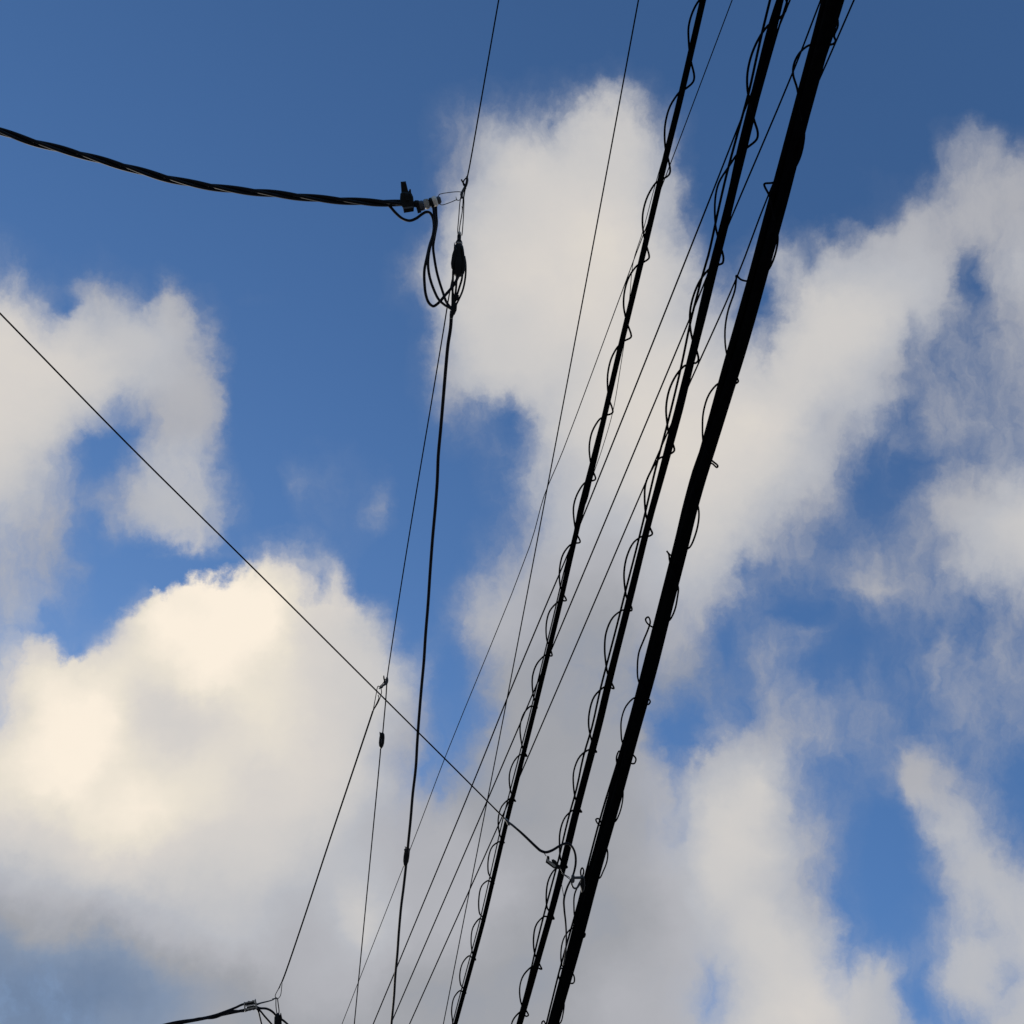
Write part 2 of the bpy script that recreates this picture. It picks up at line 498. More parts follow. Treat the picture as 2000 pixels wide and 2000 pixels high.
# ------------------------------------------------------------ the three lashed cable bundles
def lerp_tab(tab, y):
    if y <= tab[0][0]:
        a, b = tab[0], tab[1]
    elif y >= tab[-1][0]:
        a, b = tab[-2], tab[-1]
    else:
        for i in range(len(tab)-1):
            if tab[i][0] <= y <= tab[i+1][0]:
                a, b = tab[i], tab[i+1]; break
    k = (y-a[0])/(b[0]-a[0])
    return a[1]+(b[1]-a[1])*k


def strand_path(xtab, h, y0=-60, y1=2060, step=20, dh=0.0, wob=0.0, seed=0):
    rnd = random.Random(seed)
    ph = [rnd.uniform(0, 6.28) for _ in range(4)]
    pts = []
    y = y0
    while y <= y1:
        # smooth the table a little
        x = (lerp_tab(xtab, y-25)+2*lerp_tab(xtab, y)+lerp_tab(xtab, y+25))/4
        x += wob*(math.sin(y/97+ph[0])+.6*math.sin(y/41+ph[1]))
        pts.append(P(x, y, h+dh+.002*math.sin(y/130+ph[2])))
        y += step
    return pts


def strand(name, xtab, h, wtop, mt, parent, dh=0.0, y0=None, y1=None, wob=0.0, seed=0, ext=True, label=None):
    a = -60 if y0 is None else y0
    b = 2060 if y1 is None else y1
    pts = strand_path(xtab, h, a, b, 20, dh, wob, seed)
    if ext and y0 is None:
        d = (pts[0]-pts[4]).normalized(); pts = [pts[0]+d*6.0] + pts
    if ext and y1 is None:
        d = (pts[-1]-pts[-5]).normalized(); pts = pts + [pts[-1]+d*22.0]
    r = wtop/2*depth_at(lerp_tab(xtab, 0), 0, h)/FPX
    o = Geo().tube(pts, r, 14).build(name, mt, parent)
    if label: o['label'] = label
    return o


def shift(tab, *offs):
    """offset a centre-line table sideways by an offset table [(y, dx)]"""
    ys = sorted(set([t[0] for t in tab] + [o[0] for o in offs]))
    return [(y, lerp_tab(tab, y)+lerp_tab(list(offs), y)) for y in ys]


def lash(arcs, h, rb, wpx, centre, parent, name='lashing_wire'):
    """arcs: [(points)] left and right of the bundle in turn; the wire passes below the bundle one way and above it the other"""
    pts = []
    prev = None
    top0 = arcs[0][0]
    for k, arc in enumerate(arcs):
        c = lerp_tab(centre, arc[0][1])
        side = -1 if (sum(p[0]-lerp_tab(centre, p[1]) for p in arc) < 0) else 1
        if prev is not None:
            a = prev; b = arc[0]
            sgn = -1 if (side > 0) else 1
            pts.append(P((a[0]+b[0])/2, (a[1]+b[1])/2, h + sgn*(rb+.004)))
        for p in arc:
            pts.append(P(p[0], p[1], h))
        prev = arc[-1]
    # carry the wire on beyond the picture as a plain spiral
    d = P(lerp_tab(centre, 2050), 2050, h)-P(lerp_tab(centre, 1950), 1950, h)
    d.normalize()
    side = d.cross(Vector((0, 0, 1))).normalized()
    start = pts[-1]
    c0 = P(lerp_tab(centre, prev[1]+40), prev[1]+40, h)
    k = 0
    while k < 150:
        an = k*math.pi/3
        pts.append(c0 + d*(k*.055) + side*math.cos(an)*(rb+.008) + Vector((0, 0, 1))*math.sin(an)*(rb+.008))
        k += 1
    c0 = P(lerp_tab(centre, top0[1]-25), top0[1]-25, h)
    head = []
    for k in range(60):
        an = k*math.pi/3
        head.append(c0 - d*(k*.055) + side*math.cos(an)*(rb+.008) + Vector((0, 0, 1))*math.sin(an)*(rb+.008))
    pts = head[::-1] + pts
    r = 1.25*wpx/2*depth_at(1300, 0, h)/FPX
    return Geo().tube(spline(pts, 4), r, 6).build(name, 'wire', parent)


H1, H2, H3 = 4.0, 4.3, 4.6
GB = 'lashed cable bundles'
# --- thick bundle
C1 = [(0, 1625), (200, 1571), (500, 1491), (700, 1435), (900, 1378), (1000, 1348), (1300, 1271), (1500, 1217.5), (1700, 1160), (2000, 1081)]
b1 = thing('cable_bundle', P(1348, 1000, H1), 'thickest black cable bundle, rightmost of the three, several cables bound side by side', 'cable bundle', GB)
strand('cable', shift(C1, (0, 2), (400, 7), (700, 6), (900, 1), (1300, 1), (1600, 4), (2000, 1)), H1, 27, 'rubber', b1, 0, wob=.5, seed=1)
strand('cable', shift(C1, (0, -13), (200, -12), (400, -12.5), (560, -12), (700, -13), (850, -12), (1000, -10), (1300, -8), (1500, -8), (1700, -7), (2000, -7)), H1, 15, 'rubber', b1, 0.012, wob=.3, seed=2)
strand('cable', shift(C1, (0, -6), (250, -4), (330, -2), (700, -1), (760, -4), (1100, -5), (1500, -2), (2000, -2)), H1, 18, 'rubber', b1, 0.032, wob=.6, seed=3)
strand('cable', shift(C1, (0, 10), (200, 11), (400, 7), (600, 8), (780, 6), (1000, 7), (1400, 8), (1700, 9), (2000, 6)), H1, 16, 'rubber', b1, -0.012, wob=.8, seed=4)
strand('cable', shift(C1, (0, 21), (60, 19), (140, 13), (250, 10), (290, 14), (330, 8), (900, 8), (1200, 9), (1600, 9), (2000, 7)), H1, 8, 'rubber', b1, -0.004, wob=.5, seed=5)
strand('support_wire', shift(C1, (0, -12), (700, -10), (860, -14), (920, -19), (980, -16.5), (1040, -14), (1400, -13), (1500, -15), (1560, -17), (1620, -17), (1700, -14.5), (1760, -13), (1900, -16), (2000, -14)), H1, 5.5, 'wire', b1, 0.02, wob=.3, seed=6)
strand('support_wire', shift(C1, (0, -5), (700, -6), (1000, -10), (1450, -9), (1560, -12.5), (1700, -10), (1900, -8), (2000, -7)), H1, 6, 'wire', b1, 0.03, wob=.3, seed=7)
A1 = [
 [(1629, 70), (1632, 80), (1627, 86)],
 [(1579, 89), (1562, 103), (1551, 124), (1549, 145), (1557, 173)],
 [(1571, 262), (1566, 296), (1559, 316), (1548, 334)],
 [(1509, 357), (1493, 359), (1493, 363), (1503, 383)],
 [(1518, 449), (1519, 472), (1511, 506), (1499, 529)],
 [(1462, 549), (1447, 546), (1438, 538), (1438, 544), (1435, 568), (1422, 607), (1416, 646), (1419, 690)],
 [(1438, 735), (1442, 745), (1437, 749)],
 [(1403, 749), (1385, 770), (1374, 804), (1372, 835), (1374, 866)],
 [(1389, 898), (1402, 910), (1400, 913), (1390, 905)],
 [(1357, 925), (1353, 945)],
 [(1365, 999), (1364, 1020), (1357, 1048), (1347, 1069)],
 [(1311, 1085), (1302, 1076), (1306, 1082), (1308, 1096)],
 [(1325, 1149), (1323, 1167), (1318, 1191), (1308, 1211)],
 [(1276, 1225), (1264, 1217), (1261, 1209), (1266, 1205), (1270, 1214), (1267, 1226), (1256, 1253), (1248, 1274), (1245, 1300), (1247, 1330)],
 [(1266, 1364), (1270, 1370), (1266, 1376)],
 [(1239, 1363), (1223, 1379), (1214, 1404), (1213, 1428), (1216, 1451)],
 [(1236, 1474), (1242, 1482), (1239, 1491), (1233, 1491)],
 [(1209, 1467), (1204, 1480), (1206, 1495)],
 [(1217, 1547), (1215, 1570), (1209, 1591), (1202, 1604)],
 [(1174, 1613), (1167, 1608), (1164, 1600), (1169, 1599), (1174, 1607), (1172, 1618)],
 [(1187, 1666), (1185, 1684), (1178, 1702), (1171, 1715)],
 [(1137, 1714), (1134, 1702), (1137, 1695), (1140, 1700), (1137, 1714), (1129, 1730), (1122, 1748), (1121, 1772), (1123, 1792)],
 [(1140, 1820), (1143, 1824), (1140, 1831)],
 [(1117, 1813), (1103, 1829), (1096, 1855), (1098, 1886)],
 [(1118, 1900), (1122, 1911), (1120, 1920), (1113, 1920)],
 [(1096, 1891), (1091, 1903), (1094, 1917)],
 [(1102, 1961), (1100, 1979), (1095, 1997)],
 [(1066, 2010), (1058, 1998), (1062, 1994), (1066, 2002)],
]
lash(A1, H1, .034, 3.6, C1, b1)

# --- middle bundle
C2 = [(0, 1523), (100, 1498), (200, 1473), (300, 1449), (500, 1399), (700, 1351), (800, 1328), (1000, 1272), (1200, 1222), (1400, 1174.5), (1600, 1122), (1800, 1072), (2000, 1016)]
b2 = thing('cable_bundle', P(1272, 1000, H2), 'medium black cable bundle in the middle of the three, wrapped in looping wire', 'cable bundle', GB)
strand('cable', shift(C2, (0, -1), (50, -4.5), (310, -5), (360, -3), (520, -4.5), (610, -4.5), (660, -3), (800, -4), (1000, -2), (1350, -3), (1650, -3.2), (2000, -2)), H2, 12, 'rubber', b2, wob=.7, seed=11)
strand('cable', shift(C2, (0, 3), (50, 4.5), (310, 4.3), (360, 3), (520, 4.3), (610, 4.3), (660, 3), (800, 3.5), (1000, 2), (1350, 3), (1650, 3.2), (2000, 2)), H2, 10, 'rubber', b2, wob=.7, seed=12)
strand('cable', [(0, 1504), (57, 1490), (96, 1481), (176, 1464), (259, 1441), (336, 1420), (414, 1402), (500, 1384), (529, 1374), (568, 1364), (625, 1349), (705, 1333), (749, 1323), (835, 1302), (900, 1284), (942, 1274), (1007, 1259), (1072, 1243), (1149, 1223), (1214, 1207), (1298, 1185), (1347, 1172), (1433, 1154), (1466, 1141), (1549, 1125), (1588, 1112), (1679, 1091), (1772, 1066), (1844, 1048), (1914, 1033), (2000, 1010)],
       H2, 5.2, 'rubber', b2, .015, wob=0, seed=13)
strand('support_wire', [(0, 1538), (16, 1533), (60, 1519), (120, 1502), (300, 1452), (700, 1356), (1000, 1276), (1500, 1152), (2000, 1019)], H2, 4, 'wire', b2, .012, seed=14)
A2 = [
 [(1533, -12), (1537, 6), (1534, 22), (1522, 36)],
 [(1501, 49), (1485, 70), (1469, 104), (1460, 142), (1460, 176), (1464, 195)],
 [(1473, 235), (1480, 259), (1478, 272), (1461, 287)],
 [(1441, 300), (1423, 326), (1404, 357), (1397, 388), (1397, 435), (1401, 458)],
 [(1409, 486), (1413, 504), (1411, 514), (1404, 517)],
 [(1387, 524), (1369, 545), (1355, 576), (1348, 607), (1348, 638), (1352, 661)],
 [(1360, 683), (1364, 703), (1359, 709), (1351, 709)],
 [(1335, 716), (1320, 734), (1307, 762), (1301, 796), (1303, 827), (1306, 845)],
 [(1313, 864), (1317, 880), (1310, 886)],
 [(1287, 896), (1272, 919), (1261, 945), (1259, 971), (1261, 1002), (1264, 1015)],
 [(1270, 1032), (1274, 1043), (1268, 1047)],
 [(1255, 1047), (1238, 1059), (1225, 1085), (1219, 1116), (1220, 1144), (1224, 1167)],
 [(1231, 1180), (1234, 1192), (1226, 1193)],
 [(1215, 1192), (1197, 1206), (1184, 1235), (1181, 1265), (1183, 1293), (1187, 1316)],
 [(1195, 1335), (1199, 1345), (1192, 1343)],
 [(1180, 1342), (1161, 1360), (1151, 1392), (1150, 1420), (1156, 1448)],
 [(1161, 1462), (1165, 1469)],
 [(1151, 1464), (1133, 1477), (1121, 1505), (1120, 1534), (1124, 1560)],
 [(1131, 1578), (1136, 1586)],
 [(1120, 1582), (1104, 1596), (1094, 1624), (1093, 1655), (1095, 1679)],
 [(1101, 1686), (1108, 1694)],
 [(1085, 1697), (1072, 1717), (1067, 1746), (1069, 1774)],
 [(1078, 1786), (1082, 1795)],
 [(1063, 1790), (1048, 1805), (1042, 1834), (1045, 1865)],
 [(1055, 1886), (1058, 1893)],
 [(1041, 1887), (1023, 1904), (1015, 1930), (1019, 1963)],
 [(1029, 1976), (1032, 1983), (1028, 1985)],
 [(1017, 1976), (1004, 1989), (999, 2004)],
]
lash(A2, H2, .017, 3.9, C2, b2)

# --- slim bundle
C3 = [(0, 1373), (100, 1350), (200, 1327), (300, 1302), (500, 1255), (700, 1206.5), (900, 1160.5), (1000, 1134.5), (1200, 1089), (1400, 1040.5), (1600, 990.5), (1800, 944), (2000, 889.5)]
b3 = thing('cable_bundle', P(1134, 1000, H3), 'slimmest black cable bundle, leftmost of the three, one cable in a looping wire', 'cable bundle', GB)
strand('cable', C3, H3, 12.6, 'rubber', b3, seed=21)
strand('support_wire', shift(C3, (0, 0), (600, -1), (800, -3), (870, -6), (1000, -6.5), (1040, -3), (1120, -7), (1400, -7), (1600, -8.5), (1800, -7), (1900, -7), (2000, -6)), H3, 3.3, 'wire', b3, .01, seed=22)
A3 = [
 [(1366, 0), (1353, 23), (1345, 52), (1345, 78), (1347, 103)],
 [(1350, 122), (1356, 150), (1353, 161), (1338, 174)],
 [(1327, 180), (1309, 207), (1300, 238), (1298, 264), (1300, 292)],
 [(1305, 310), (1309, 334), (1306, 342), (1296, 349)],
 [(1281, 357), (1265, 383), (1256, 414), (1255, 440), (1258, 461)],
 [(1263, 481), (1268, 502), (1266, 506), (1257, 512)],
 [(1244, 519), (1229, 540), (1220, 568), (1218, 597), (1222, 620)],
 [(1225, 632), (1233, 656), (1231, 660), (1219, 666)],
 [(1206, 678), (1194, 700), (1187, 731), (1187, 760)],
 [(1190, 781), (1197, 804), (1194, 808), (1184, 811)],
 [(1171, 819), (1157, 842), (1151, 871), (1153, 900)],
 [(1158, 920), (1163, 936), (1153, 940)],
 [(1141, 944), (1127, 966), (1120, 992), (1123, 1028)],
 [(1127, 1044), (1133, 1059), (1124, 1061)],
 [(1113, 1065), (1100, 1082), (1093, 1111), (1094, 1144)],
 [(1100, 1160), (1106, 1173), (1096, 1173)],
 [(1088, 1177), (1074, 1193), (1067, 1219), (1068, 1250)],
 [(1074, 1266), (1078, 1281), (1070, 1280)],
 [(1064, 1280), (1049, 1296), (1040, 1322), (1041, 1355), (1044, 1368)],
 [(1047, 1374), (1049, 1383)],
 [(1037, 1379), (1024, 1392), (1016, 1417), (1018, 1448), (1022, 1465)],
 [(1025, 1470), (1029, 1477)],
 [(1016, 1474), (1004, 1487), (995, 1513), (997, 1544)],
 [(1002, 1558), (1007, 1565)],
 [(996, 1560), (980, 1575), (973, 1601), (976, 1630)],
 [(980, 1640), (985, 1646)],
 [(975, 1644), (962, 1653), (954, 1676), (954, 1705)],
 [(960, 1718), (965, 1726)],
 [(953, 1720), (941, 1730), (935, 1759), (937, 1785)],
 [(943, 1792), (947, 1800)],
 [(937, 1794), (924, 1811), (920, 1839), (923, 1862)],
 [(926, 1868), (929, 1875)],
 [(916, 1867), (904, 1880), (898, 1904), (900, 1924)],
 [(906, 1932), (910, 1940)],
 [(898, 1935), (887, 1948), (882, 1974), (884, 1996)],
]
lash(A3, H3, .0125, 3.4, C3, b3)


# ------------------------------------------------------------ plain wires
def line(name, px, h, w, mt, label, cat='wire', group=None, e0=8, e1=24, n=4):
    o = Geo().wire(px, h, w, n, 8, e0, e1).build(name, mt)
    return tag(o, label, cat, group)


GW = 'thin power line wires crossing behind the bundles'
line('overhead_wire', [(1543, 0), (1459, 204), (1382, 400), (1183, 900), (1109, 1082), (1059, 1200), (989, 1368), (936, 1500), (800, 1829), (729, 2000)],
     6.0, 3.6, 'wire', 'leftmost of three parallel slanting wires that pass behind the cable bundles', 'wire', GW)
line('overhead_wire', [(1603, 0), (1549, 140), (1420, 445), (1346, 625), (1273, 800), (1106, 1200), (979, 1500), (771, 1982)],
     6.0, 3.6, 'wire', 'middle wire of the three parallel slanting wires that pass behind the cable bundles', 'wire', GW)
line('overhead_wire', [(1668, 0), (1614, 124), (1500, 383), (1439, 542), (1343, 757), (1260, 945), (1151, 1200), (1022, 1500), (991, 1572), (800, 2000)],
     6.0, 3.6, 'wire', 'rightmost of three parallel slanting wires, starting right of the thickest bundle at top', 'wire', GW)
line('overhead_wire', [(1247, 0), (1160, 470), (1066, 968), (988, 1377), (866, 2000)], 7.5, 2.9, 'wire',
     'single thin steep wire left of the slimmest bundle, crossing white cloud at mid height', 'wire')
line('overhead_wire', [(1430, 0), (1309, 321), (1237, 510), (1100, 879), (1063, 968), (1035, 1066), (869, 1480), (818, 1615), (668, 2000)], 8.2, 2.1, 'wire',
     'finest long wire, emerging from behind the slimmest bundle and passing behind the cable splice', 'wire')
o = Geo().wire([(1296, 305), (1278, 367), (1256, 450), (1237, 511), (1230, 578), (1222, 650), (1211, 723), (1197, 804), (1175, 880), (1158, 930), (1145, 981), (1130, 1010)],
               H3+.03, 1.5, 5, 6).build('slack_wire', 'wire')
tag(o, 'very fine slack wire winding loosely behind the slimmest bundle', 'wire')

# ------------------------------------------------------------ service drop (top left) with its fittings
HE = 5.0
DE = depth_at(850, 400, HE)
EP = [(0, 256), (60, 276), (150, 300), (248, 327), (342, 352), (435, 368), (528, 378), (621, 388), (700, 394), (745, 396), (790, 397)]
e1 = thing('service_drop', P(400, 365, HE), 'thick black twisted cable from the left edge to the upper finned clamp', 'cable')
cen = spline([P(x, y, HE) for x, y in ([(-120, 214)] + EP)], 14)
d0 = (cen[0]-cen[3]).normalized()
ex = [cen[0] + d0*(.12*k) + Vector((0, 0, .0009*k*k)) for k in range(90, 0, -1)]
cen2 = ex + cen
s_ = DE/FPX
for k in range(3):
    pts = []; ph = 0.4 + 2*math.pi*k/3
    L = 0
    for i, c in enumerate(cen2):
        if i:
            L += (c-cen2[i-1]).length
        t = (cen2[min(i+1, len(cen2)-1)]-cen2[max(i-1, 0)]).normalized()
        a = t.cross(FW).normalized(); b = t.cross(a)
        an = ph + 2*math.pi*L/(250*s_)
        rr = 4.5*s_
        rem = len(cen2)-1-i
        if rem < 20:
            rr *= .75 + .25*rem/20
        pts.append(c + a*math.cos(an)*rr + b*math.sin(an)*rr)
    Geo().tube(pts, 3.5*s_, 10).build('strand', 'drop', e1)

# wedge clamp
k1 = thing('wedge_clamp', Q(794, 395, DE), 'black plastic wedge clamp with upright fin gripping the twisted drop cable', 'cable clamp')
gq = Geo()
gq.plate([(782, 378), (786, 374), (803, 376), (807, 384), (809, 402), (808, 413), (789, 416), (787, 406), (783, 401), (781, 388)], DE, -7, 8, .14)
gq.build('body', 'plastic', k1)
Geo().plate([(782.5, 355), (792.5, 354), (797, 372), (800, 378), (784, 378)], DE, -3, 4, .15).build('fin', 'plastic', k1)
Geo().plate([(798, 374), (800, 369), (802.5, 369.5), (803.5, 380), (799, 380)], DE, -1, 3, .15).build('latch', 'plastic', k1)
Geo().plate([(786.5, 405), (808, 402), (808.5, 406), (787.5, 409)], DE, -8, 9.5, .15).build('band', 'darkmetal', k1)
gq = Geo()
gq.plate([(792, 377), (797, 378), (799, 392), (793, 392)], DE, 7, 10, .2)
gq.build('rib', 'plastic', k1)

# connector row with pale end
k2 = thing('drop_connector', Q(835, 396, DE), 'stacked grey connector with pale shining end between finned clamp and wire hook', 'connector')
g2 = Geo()
g2.lathe((808, 398), (818, 399), [(0, 5), (.2, 6.5), (.9, 7.5), (1, 5)], DE)
g2.plate([(810, 391), (817, 391), (821, 396), (823, 415), (816, 417), (812, 402)], DE, -5, 6, .15)
g2.build('wedge', 'plastic', k2)
g2 = Geo()
g2.lathe((819, 403), (828, 400.5), [(0, 8), (.12, 9.5), (.5, 10), (.88, 9.5), (1, 8)], DE)
g2.build('insulator_disc', 'darkmetal', k2)
g2 = Geo()
g2.lathe((828, 400), (839, 397), [(0, 7), (.1, 9.5), (.45, 10.5), (.8, 9.5), (.9, 7.5), (1, 7)], DE)
g2.plate([(831, 389), (836, 388), (838, 400), (835, 406), (832, 403)], DE, 8, 11.5, .2)
g2.build('insulator_disc', 'metal', k2)
g2 = Geo()
g2.lathe((839, 397), (846, 395), [(0, 8), (.2, 9.8), (.8, 9.8), (1, 8)], DE)
g2.build('insulator_disc', 'plastic', k2)
g2 = Geo()
g2.lathe((845, 394.5), (854, 391.5), [(0, 8.2), (.15, 9.8), (.5, 10.6), (.85, 10), (1, 8)], DE)
g2.build('end_ring', 'white', k2)
Geo().lathe((853.5, 392), (861.5, 390), [(0, 7), (.3, 8), (.7, 7.2), (1, 4.5)], DE).build('end_cap', 'darkmetal', k2)
g2 = Geo()
g2.ptube([(856, 384), (858, 380), (864, 378), (877, 376), (891, 374.6), (900, 375), (904, 377)], DE, 1.6)
g2.ptube([(858, 396), (860, 399.5), (864, 400.2), (872, 398), (884, 393.5), (891, 390.5), (896, 391.3), (901, 387.5)], DE, 1.6)
g2.ptube([(893, 391.5), (891.2, 388), (890.6, 384)], DE, [2, 1.6, .8])
g2.build('wire_bail', 'darkmetal', k2)

# messenger wire of the drop and its knot
hk = 5.0
line('guy_wire', [(974, 0), (946, 160), (918, 320), (913, 345), (908, 372), (904.5, 392)], hk, 2.8, 'wire',
     'thin steep wire from the top edge down to the upper tied hook', 'wire', e1=0)
k3 = thing('wire_hook', Q(907, 366, DE), 'twisted dark metal hook tied to the thin wire right of the pale connector end', 'hook')
g3 = Geo()
g3.ptube([(912, 344), (912.5, 352), (910, 362), (904.5, 372), (901.5, 380), (903, 388)], DE, [3.2, 5.2, 5.2, 5, 6, 3.2])
g3.build('hook_body', 'darkmetal', k3)
g3 = Geo()
g3.ptube([(901, 350.5), (904, 356), (908, 362), (910, 369)], DE, [3, 3.2, 3, 2])
g3.ptube([(911, 347), (906, 353), (905, 360), (909, 366)], DE, 2.6)
g3.build('wire_tail', 'wire', k3)

# spindle insulator with bail
k4 = thing('strain_insulator', Q(896, 500, DE), 'dark bulky insulator hanging by a long wire bail above the black cable loops', 'insulator')
g4 = Geo()
g4.ptube([(900, 384), (898, 398), (896, 425), (894, 450), (894.5, 458)], DE, 1.9)
g4.ptube([(906, 380), (906, 400), (905, 425), (903, 452), (902, 460)], DE, 1.9)
g4.ptube([(904.5, 390), (903, 412), (899, 436), (896.5, 454)], DE, 1.9)
g4.ptube([(901.5, 403), (903, 406.5), (903, 409)], DE, [.8, 1.8, 2.2])
g4.build('wire_bail', 'wire', k4)
Geo().lathe((897.5, 452), (897, 459.5), [(0, 1.5), (.3, 3), (1, 3.4)], DE).build('tip', 'metal', k4)
Geo().lathe((897, 458.5), (896.5, 474), [(0, 3.4), (.15, 4), (.6, 3.8), (.9, 6.5), (1, 6.6)], DE).build('neck', 'plastic', k4)
Geo().lathe((896.4, 473.5), (896.2, 477), [(0, 6.4), (.3, 7.2), (.7, 7.2), (1, 6.4)], DE).build('collar', 'metal', k4)
g4 = Geo()
g4.lathe((896.5, 476.5), (895, 541), [(0, 6.2), (.07, 8.5), (.2, 10.2), (.4, 12), (.6, 13.2), (.75, 12.8), (.88, 10.5), (.97, 7), (1, 3)], DE)
g4.build('body', 'plastic', k4)
g4 = Geo()
g4.plate([(887, 472), (889, 478), (893, 486), (893, 497), (888, 512), (885, 528), (881.5, 524), (880.5, 514), (883, 497), (886, 488)], DE, 2, 12, .2)
g4.plate([(901, 480), (905, 484), (908, 503), (910, 520), (906, 536), (902, 534), (903, 505)], DE, 0, 11, .2)
g4.build('side_shell', 'plastic', k4)
g4 = Geo()
g4.ptube([(907, 500, 4), (909.5, 516, 4), (909, 540, 3), (904, 566, 2), (897, 583, 1), (889, 598), (884, 604)], DE, 3.8)
g4.build('tail_cable', 'drop', k4)

# jumper loops
def jumper(px, w, label):
    o = Geo().ptube(px, DE, w, 7, 10).build('jumper_cable', 'drop')
    return tag(o, label, 'cable loop', 'black jumper loops below the upper clamp')


jumper([(748, 396, -2), (760, 402), (773, 416), (786, 427), (800, 431), (813, 426.5), (824, 418.5), (833, 414), (840, 416), (845, 424), (847.5, 439), (846, 457), (839, 480), (834, 502), (829, 527), (829, 552), (832, 577), (838, 592), (846, 598), (856, 592), (870, 576), (886, 557, -3), (896, 538, -6), (902, 526, -8)], 5.6,
       'outer black loop dipping under the finned clamp and swinging widest to the left')
jumper([(846, 402, 4), (848, 418, 5), (850, 439, 5), (846, 461, 5), (838.5, 489, 4), (836, 515, 3), (839, 540, 3), (847, 565, 4), (857, 585, 6), (869, 596, 6), (879, 602, 5), (885, 607, 3)], 5.4,
       'middle black loop hanging from the connector down to the joint')
jumper([(851.5, 402, -4), (852, 420, -5), (853, 436, -5), (849, 461, -4), (846, 482, -3), (848, 502, -3), (854, 535, -3), (864, 568, -4), (872, 590, -3), (881, 602, -2)], 5.2,
       'inner, straightest black loop hanging from the connector down to the joint')
jumper([(904, 527, -2), (902, 545, -3), (897, 562, -3), (890, 585, -2), (884, 603, -1)], 4.2,
       'short black tail curving from right side of the bulky insulator to the joint')
jumper([(885, 528, 4), (884.5, 548, 4), (884, 570, 2), (884, 592)], 4.4,
       'short straight black lead on the left between bulky insulator and cable joint')
jumper([(892.5, 534, 5), (891.5, 552, 5), (890, 570, 3), (887, 590)], 4.2,
       'short straight black lead in the centre between bulky insulator and cable joint')

# thin wire continuing below the joint
line('guy_wire', [(886, 533), (878, 572), (867, 640), (842, 790), (812, 968), (784, 1140), (760, 1297), (756, 1325)], hk+.02, 2.6, 'wire',
     'long thin wire beside the black hanging cable, from bulky insulator to lower hook', 'wire', e0=0, e1=0)
line('guy_wire', [(755.5, 1335), (753.6, 1365), (750, 1405), (747.4, 1434)], hk+.02, 2.4, 'wire',
     'short thin wire between the lower hook and the small oval insulator', 'wire', e0=0, e1=0)
line('guy_wire', [(743.6, 1460), (742, 1480), (722, 1690), (692, 2000)], hk+.02, 2.4, 'wire',
     'thin wire hanging from the small oval insulator straight to the bottom edge', 'wire', e0=0)

# ------------------------------------------------------------ hanging black cable with joint and splice
F = [(882, 608), (880, 640), (875, 673), (871, 715), (865, 787), (860.5, 840), (856, 890), (854, 940), (850, 994), (845, 1050), (840, 1118), (836, 1180), (831, 1242), (828, 1290), (823, 1345), (818.5, 1400), (815, 1449), (812, 1500), (806, 1552), (802, 1600), (798, 1640), (793, 1690), (788, 1735), (783.5, 1770), (779, 1820), (776, 1863), (772, 1905), (769.5, 1946), (764, 2004)]
f1 = thing('power_cable', P(850, 994, HE), 'thick black cable hanging from the looped joint down to the bottom edge', 'cable')
Geo().wire(F, HE, 7.0, 5, 12, 0, 22).build('cable', 'drop', f1)
g5 = Geo()
g5.ptube([(884, 568, 2), (885, 582, 1), (886, 596), (885, 606), (882, 616), (881.5, 622)], DE, [4, 7.5, 10, 11.5, 8.5, 6], 4, 12)
g5.plate([(879, 600), (893, 594), (892, 606), (888, 615), (881, 616)], DE, -5, 5, .2)
g5.plate([(890, 577), (897, 576), (895, 585), (889, 590)], DE, -2, 4, .2)
g5.build('joint', 'plastic', f1)
DS = depth_at(793, 1672, HE)
g5 = Geo()
g5.lathe((796, 1655), (791.5, 1692), [(0, 3), (.05, 4.6), (.2, 5.6), (.5, 5.9), (.75, 5.4), (.92, 3.6), (1, 3)], DS)
g5.ptube([(795, 1657, 3), (792, 1654.5, 4), (790.3, 1654, 4)], DS, [2.4, 1.8, 1.2])
g5.ptube([(792, 1664, 4), (790, 1660, 5), (790, 1658, 5)], DS, [3, 1.8, 1])
g5.build('splice_sleeve', 'plastic', f1)

# ------------------------------------------------------------ lower hook and the oval insulator
DK = depth_at(752, 1335, hk)
k5 = thing('wire_hook', Q(751, 1333, DK), 'small fork-tailed wire hook just above the long diagonal wire', 'hook')
g6 = Geo()
g6.ptube([(756, 1322), (756, 1328), (754.5, 1334), (749, 1338.5), (743, 1343), (740.5, 1345)], DK, [3, 5.5, 6, 4.2, 3, 3.4])
g6.build('hook_body', 'darkmetal', k5)
g6 = Geo()
g6.ptube([(749.4, 1319.5), (750, 1325), (751.5, 1332), (750, 1338)], DK, [2, 3, 3, 2])
g6.ptube([(754.5, 1325), (751, 1330), (747, 1336), (742.5, 1340.5), (743.5, 1344.5), (748, 1342)], DK, 1.7)
g6.build('wire_tail', 'wire', k5)
k6 = thing('guy_insulator', Q(745.5, 1447, DK), 'small dark oval insulator hanging on the thin wire below the lower hook', 'insulator')
D6 = depth_at(745, 1447, hk)
g6 = Geo()
g6.lathe((747, 1431), (744, 1462), [(0, 2), (.08, 4.2), (.3, 5.3), (.65, 5.4), (.85, 4.2), (1, 1.5)], D6)
g6.build('body', 'plastic', k6)
Geo().plate([(741, 1429), (744.5, 1431), (745.5, 1437), (741.5, 1438)], D6, -2, 3, .2).build('wire_clip', 'darkmetal', k6)
Geo().ptube([(745.5, 1443, 5.5), (744.6, 1452, 5.6)], D6, [1.6, 1.2]).build('seam', 'darkmetal', k6)

